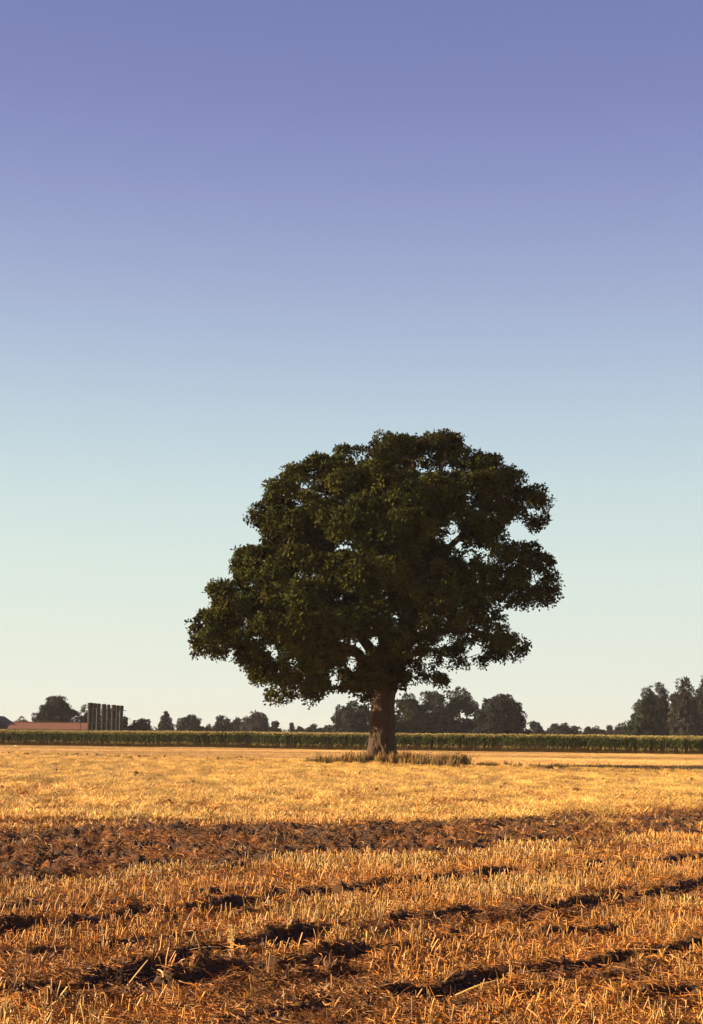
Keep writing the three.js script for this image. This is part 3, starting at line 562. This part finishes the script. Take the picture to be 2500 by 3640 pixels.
{
  // loose straw: bent blades lying about
  const pos = [], col = [], idx = [];
  blade(pos, col, idx, [V(-0.5, 0, 0), V(-0.15, 0.03, 0.02), V(0.2, 0.035, -0.02), V(0.5, 0, -0.09)], [0.010, 0.013, 0.012, 0.006], V(0, 0.25, 1), [1, 1, 1]);
  blade(pos, col, idx, [V(-0.5, 0.004, 0), V(-0.15, 0.034, 0.02), V(0.2, 0.039, -0.02), V(0.5, 0.004, -0.09)], [0.007, 0.009, 0.009, 0.005], V(0, 1, -0.2), [1, 1, 1]);
  const g = bladed(pos, col, idx), R = rng(61), list = [];
  for (let k = 0; k < 400000; k++) {
    const d = 6.6 * Math.pow(46 / 6.6, Math.pow(R(), 0.85)), a = (R() - 0.5) * 0.76, x = Math.sin(a) * d, z = -Math.cos(a) * d, so = soilAt(x, z), rut = rutAt(x, z)[0];
    if (R() < rut * 0.72) continue;
    if (R() < 0.3 * smooth(0.45, 0.62, fbm(x * 2.3 + 3, z * 2.3, 2)) + 0.35 * so) continue;
    const l = 0.03 + 0.12 * R() * R() + (R() < 0.04 ? 0.15 * R() : 0), up = R() < 0.4 ? 1.7 : 0.45;
    const q = new THREE.Quaternion().setFromEuler(new THREE.Euler((R() - 0.5) * up, R() * 6.3, (R() - 0.5) * up * 1.4, 'YXZ')), w = 0.28 + 0.22 * R();
    const c = jitter(R, STRAW, 0.6), kk = (R() < 0.15 ? 1.25 : 0.32 + 0.55 * R()) * (1 - 0.38 * thinAt(x, z));
    list.push([new THREE.Matrix4().compose(V(x, groundY(x, z) + 0.004 + 0.055 * R() * R(), z), q, V(l * (1 + d * 0.03), l * 1.2, w * (0.45 + d * 0.03))), rgb(c.r * kk, c.g * kk * 0.95, c.b * kk)]);
  }
  tag(instanced('loose_straw', g, std({ roughness: 0.55 }), list, scene), 'loose broken straw and chaff scattered over the foreground soil', 'straw', null, 'stuff');
}
function clodGeo(seed, detail = 1) {
  const g = new THREE.IcosahedronGeometry(1, detail), P = g.attributes.position;
  for (let i = 0; i < P.count; i++) { const x = P.getX(i), y = P.getY(i), z = P.getZ(i), k = 0.5 + 0.9 * fbm(x * 2.6 + seed * 9 + y * 1.7, z * 2.6 + y * 2.3 + seed, 3); P.setXYZ(i, x * k, y * k * 0.75, z * k * 0.9); }
  g.computeVertexNormals(); return g;
}
{
  const R = rng(71), list = [];
  for (let k = 0; k < 60000; k++) {
    const d = 6.6 * Math.pow(46 / 6.6, R()), a = (R() - 0.5) * 0.64, x = Math.sin(a) * d, z = -Math.cos(a) * d, so = soilAt(x, z), rut = rutAt(x, z)[0];
    if (R() > so * 0.55 + rut * 0.5) continue;
    const s = (0.008 + 0.026 * R() * R() * R() + (R() < 0.012 ? 0.03 : 0)) * (0.85 + d * 0.015), q = new THREE.Quaternion().setFromEuler(new THREE.Euler(R() * 6, R() * 6, R() * 6)), c = jitter(R, rgb(0.066, 0.026, 0.009), 0.6);
    list.push([new THREE.Matrix4().compose(V(x, groundY(x, z) + s * 0.25, z), q, V(s, s, s)), c]);
  }
  for (let k = 0; k < 170; k++) {                                   // bigger lumps along the field border and dotted over the bright belt
    let x, z; if (k < 70) { const t = R(); x = -30 + 24 * t + (R() - 0.5); z = -122 + 25 * t + (R() - 0.3) * 3; } else { const d = 30 + 60 * R(), a = (R() - 0.5) * 0.6; x = Math.sin(a) * d; z = -Math.cos(a) * d; }
    const s = 0.03 + 0.07 * R() * R() * (k < 70 ? 1.3 : 1), q = new THREE.Quaternion().setFromEuler(new THREE.Euler(R() * 6, R() * 6, R() * 6));
    list.push([new THREE.Matrix4().compose(V(x, groundY(x, z) + 0.06, z), q, V(s * (1 + R()), s, s * (0.7 + R()))), jitter(R, rgb(0.09, 0.04, 0.016), 0.5)]);
  }
  tag(instanced('soil_clods', clodGeo(1, 2), std({ roughness: 1 }), list, scene), 'dark crumbly soil clods along the ruts and the tilled strip', 'soil', null, 'stuff');
  console.log('clods', list.length);
}

// ---------------------------------------------------------------- grass round the oak, weeds, odd stalks
function grassTuft(seed, n, h, spread, c, c2) {
  const R = rng(seed), pos = [], col = [], idx = [];
  for (let k = 0; k < n; k++) {
    const a = R() * 6.28, o = V((R() - 0.5) * spread, 0, (R() - 0.5) * spread), out = V(Math.cos(a), 0, Math.sin(a)), l = h * (0.6 + 0.5 * R()), b = l * (0.15 + 0.4 * R()), m = 0.8 + 0.4 * R();
    blade(pos, col, idx, [o, o.clone().addScaledVector(out, b * 0.3).add(V(0, l * 0.6, 0)), o.clone().addScaledVector(out, b).add(V(0, l * (0.85 + 0.15 * R()), 0))], [0.02, 0.016, 0.003], V(-out.z, 0, out.x), [c.map((v) => v * m * 0.8), c.map((v) => v * m), c2.map((v) => v * m)]);
  }
  return bladed(pos, col, idx);
}
{
  const R = rng(81), mat = std({ vertexColors: true, roughness: 0.8 });
  const g = grassTuft(1, 22, 0.52, 0.4, [0.075, 0.06, 0.014], [0.26, 0.16, 0.04]), dry = grassTuft(2, 7, 0.72, 0.35, [0.30, 0.18, 0.06], [0.40, 0.24, 0.085]);
  const L1 = [], L2 = [];
  const along = (t) => { const x = -1.9 + 8.2 * t; return [x, -90.6 + (x + 1.9) * 0.98]; };
  for (let k = 0; k < 330; k++) {
    const [x0, z0] = along(R()), x = x0 + (R() - 0.5) * 1.4, z = z0 + (R() - 0.5) * 2.2, f = 0.25 + 1.35 * fbm(x * 1.1, z * 1.1, 2) * (x > 2.5 ? 1.15 : 0.95);
    L1.push([new THREE.Matrix4().compose(V(x, groundY(x, z) - 0.02, z), new THREE.Quaternion().setFromAxisAngle(UP, R() * 6.3), V(f, f * (0.5 + 0.8 * R()), f)), jitter(R, R() < 0.35 ? rgb(2.6, 2.0, 1.4) : rgb(1, 1, 1), 0.6)]);
  }
  for (let k = 0; k < 70; k++) {                                   // thinner growth running on to the right and left along the border
    const t = R(), x = k < 60 ? 7.5 + 11 * t * t : -1.9 - 1.2 * t * t, z0 = k < 60 ? -81.3 + (x - 7.5) * 0.7 : -91.5 + (x + 2.6) * 1.0, z = z0 + (R() - 0.5) * 1.6;
    L1.push([new THREE.Matrix4().compose(V(x, groundY(x, z) - 0.02, z), new THREE.Quaternion().setFromAxisAngle(UP, R() * 6.3), V(0.8, 0.45 + 0.4 * R(), 0.8)), jitter(R, rgb(1.3, 1.1, 0.9), 0.5)]);
  }
  for (let k = 0; k < 210; k++) {
    const [x0, z0] = along(k < 170 ? 0.35 + 0.65 * R() : R()), x = x0 + (R() - 0.5) * 1.4, z = z0 + (R() - 0.5) * 2.4 + 0.3, f = 0.6 + 0.5 * R() + (R() < 0.06 ? 0.6 : 0);
    L2.push([new THREE.Matrix4().compose(V(x, groundY(x, z) - 0.02, z), new THREE.Quaternion().setFromAxisAngle(UP, R() * 6.3), V(0.7, f, 0.7)), jitter(R, rgb(1, 1, 1), 0.5)]);
  }
  tag(instanced('grass', g, mat, L1, scene), 'strip of uncut dark green grass round the foot of the oak', 'grass', null, 'stuff');
  tag(instanced('grass', dry, mat, L2, scene), 'pale dry seed stalks sticking out of the grass under the oak', 'dry grass', null, 'stuff');
  // single weeds one can point to
  function weed(pos, h, w, c, label, seed, stemC) {
    const S = rng(seed), t = thing('weed', pos, label, 'weed'), lp = [], lc = [], li = [], stems = [];
    for (let k = 0; k < 9; k++) {
      const a = S() * 6.28, q = w * 0.5 * S(), top = V(Math.cos(a) * q, h * (0.6 + 0.4 * S()), Math.sin(a) * q), pts = curve([V(Math.cos(a) * q * 0.2, -0.02, Math.sin(a) * q * 0.2), top.clone().multiplyScalar(0.5).add(V(0, h * 0.06, 0)), top], 4);
      stems.push(tube(pts, pts.map((_, i) => h * (0.012 - 0.002 * i)), 4));
      for (let m = 0; m < 14; m++) { const p = pts[1 + Math.floor(S() * 4)], b = S() * 6.28, o = V(Math.cos(b), 0.4, Math.sin(b)).normalize(), l = h * 0.16 * (0.6 + 0.6 * S()), k2 = 0.7 + 0.6 * S(); blade(lp, lc, li, [p, p.clone().addScaledVector(o, l * 0.5), p.clone().addScaledVector(o, l).add(V(0, -l * 0.25, 0))], [l * 0.06, l * 0.2, l * 0.02], V(-o.z, 0.2, o.x), c.map((v) => v * k2)); }
    }
    part('stem', mergeGeometries(stems), std({ color: rgb(...stemC) }), t); part('leaves', bladed(lp, lc, li), mat, t, 'stuff');
  }
  const dk = [0.042, 0.045, 0.016], st = [0.12, 0.09, 0.04], w = (x, z, ...a) => weed(V(x, groundY(x, z), z), ...a);
  w(-1.9, -90.4, 0.75, 0.9, dk, 'dark bushy weed at the left end of the grass strip', 5, st);
  w(0.9, -86.0, 0.8, 1.3, dk, 'dark bushy weed against the left foot of the oak trunk', 6, st);
  w(5.9, -82.6, 0.9, 1.3, dk, 'tall dark weed clump at the right end of the grass strip', 7, st);
  w(6.9, -82.0, 0.7, 0.9, dk, 'lower dark weed clump outermost on the right of the grass strip', 8, st);
  w(4.6, -83.6, 0.75, 1.0, dk, 'dark weed clump among pale stalks right of the trunk', 9, st);
  w(2.25, -9.5, 0.13, 0.22, [0.05, 0.06, 0.015], 'small green weed at the bottom right among the stubble', 15, [0.1, 0.1, 0.03]);
  w(-0.21, -12.0, 0.09, 0.16, [0.12, 0.13, 0.03], 'small green weed beside the black rut left of centre', 16, [0.12, 0.12, 0.03]);
  w(-0.55, -11.7, 0.08, 0.2, [0.13, 0.12, 0.03], 'yellowish green seedling near the rut, left of the green weed', 17, [0.12, 0.12, 0.03]);
  w(-0.86, -11.1, 0.24, 0.12, [0.60, 0.42, 0.14], 'pale dry weed standing upright on the edge of the black rut', 18, [0.5, 0.34, 0.11]);
  // a few long straws that catch the eye
  const sm = std({ color: rgb(0.62, 0.42, 0.13), roughness: 0.5 });
  const straw = (a, b, r, label) => { const t = thing('straw', a, label, 'straw'), d = b.clone().sub(a); part('stalk', tube(curve([V(0, 0, 0), d.clone().multiplyScalar(0.5).add(V(0, 0.012, 0.01)), d], 6), [r, r, r * 1.1, r, r, r, r * 0.8], 6), sm, t); part('node', new THREE.SphereGeometry(r * 1.35, 8, 6).scale(1, 0.8, 1).translate(d.x * 0.5, d.y * 0.5 + 0.011, d.z * 0.5 + 0.01), sm, t); };
  const gp = (x, z, h) => V(x, groundY(x, z) + h, z);
  straw(gp(0.68, -9.25, 0.05), gp(0.96, -9.32, 0.06), 0.0065, 'long bright yellow straw lying level at the bottom right of centre');
  straw(gp(-1.48, -9.3, 0.03), gp(-1.27, -9.42, 0.2), 0.0045, 'long thin straw leaning across a dark hollow at lower left');
  straw(gp(0.86, -11.0, 0.02), gp(0.80, -10.9, 0.16), 0.0045, 'thin straw leaning left over the bare soil near the centre rut');
  straw(gp(0.55, -11.6, 0.06), gp(0.70, -11.55, 0.06), 0.006, 'short pale straw lying flat on the black soil near centre');
}

renderer.render(scene, camera);
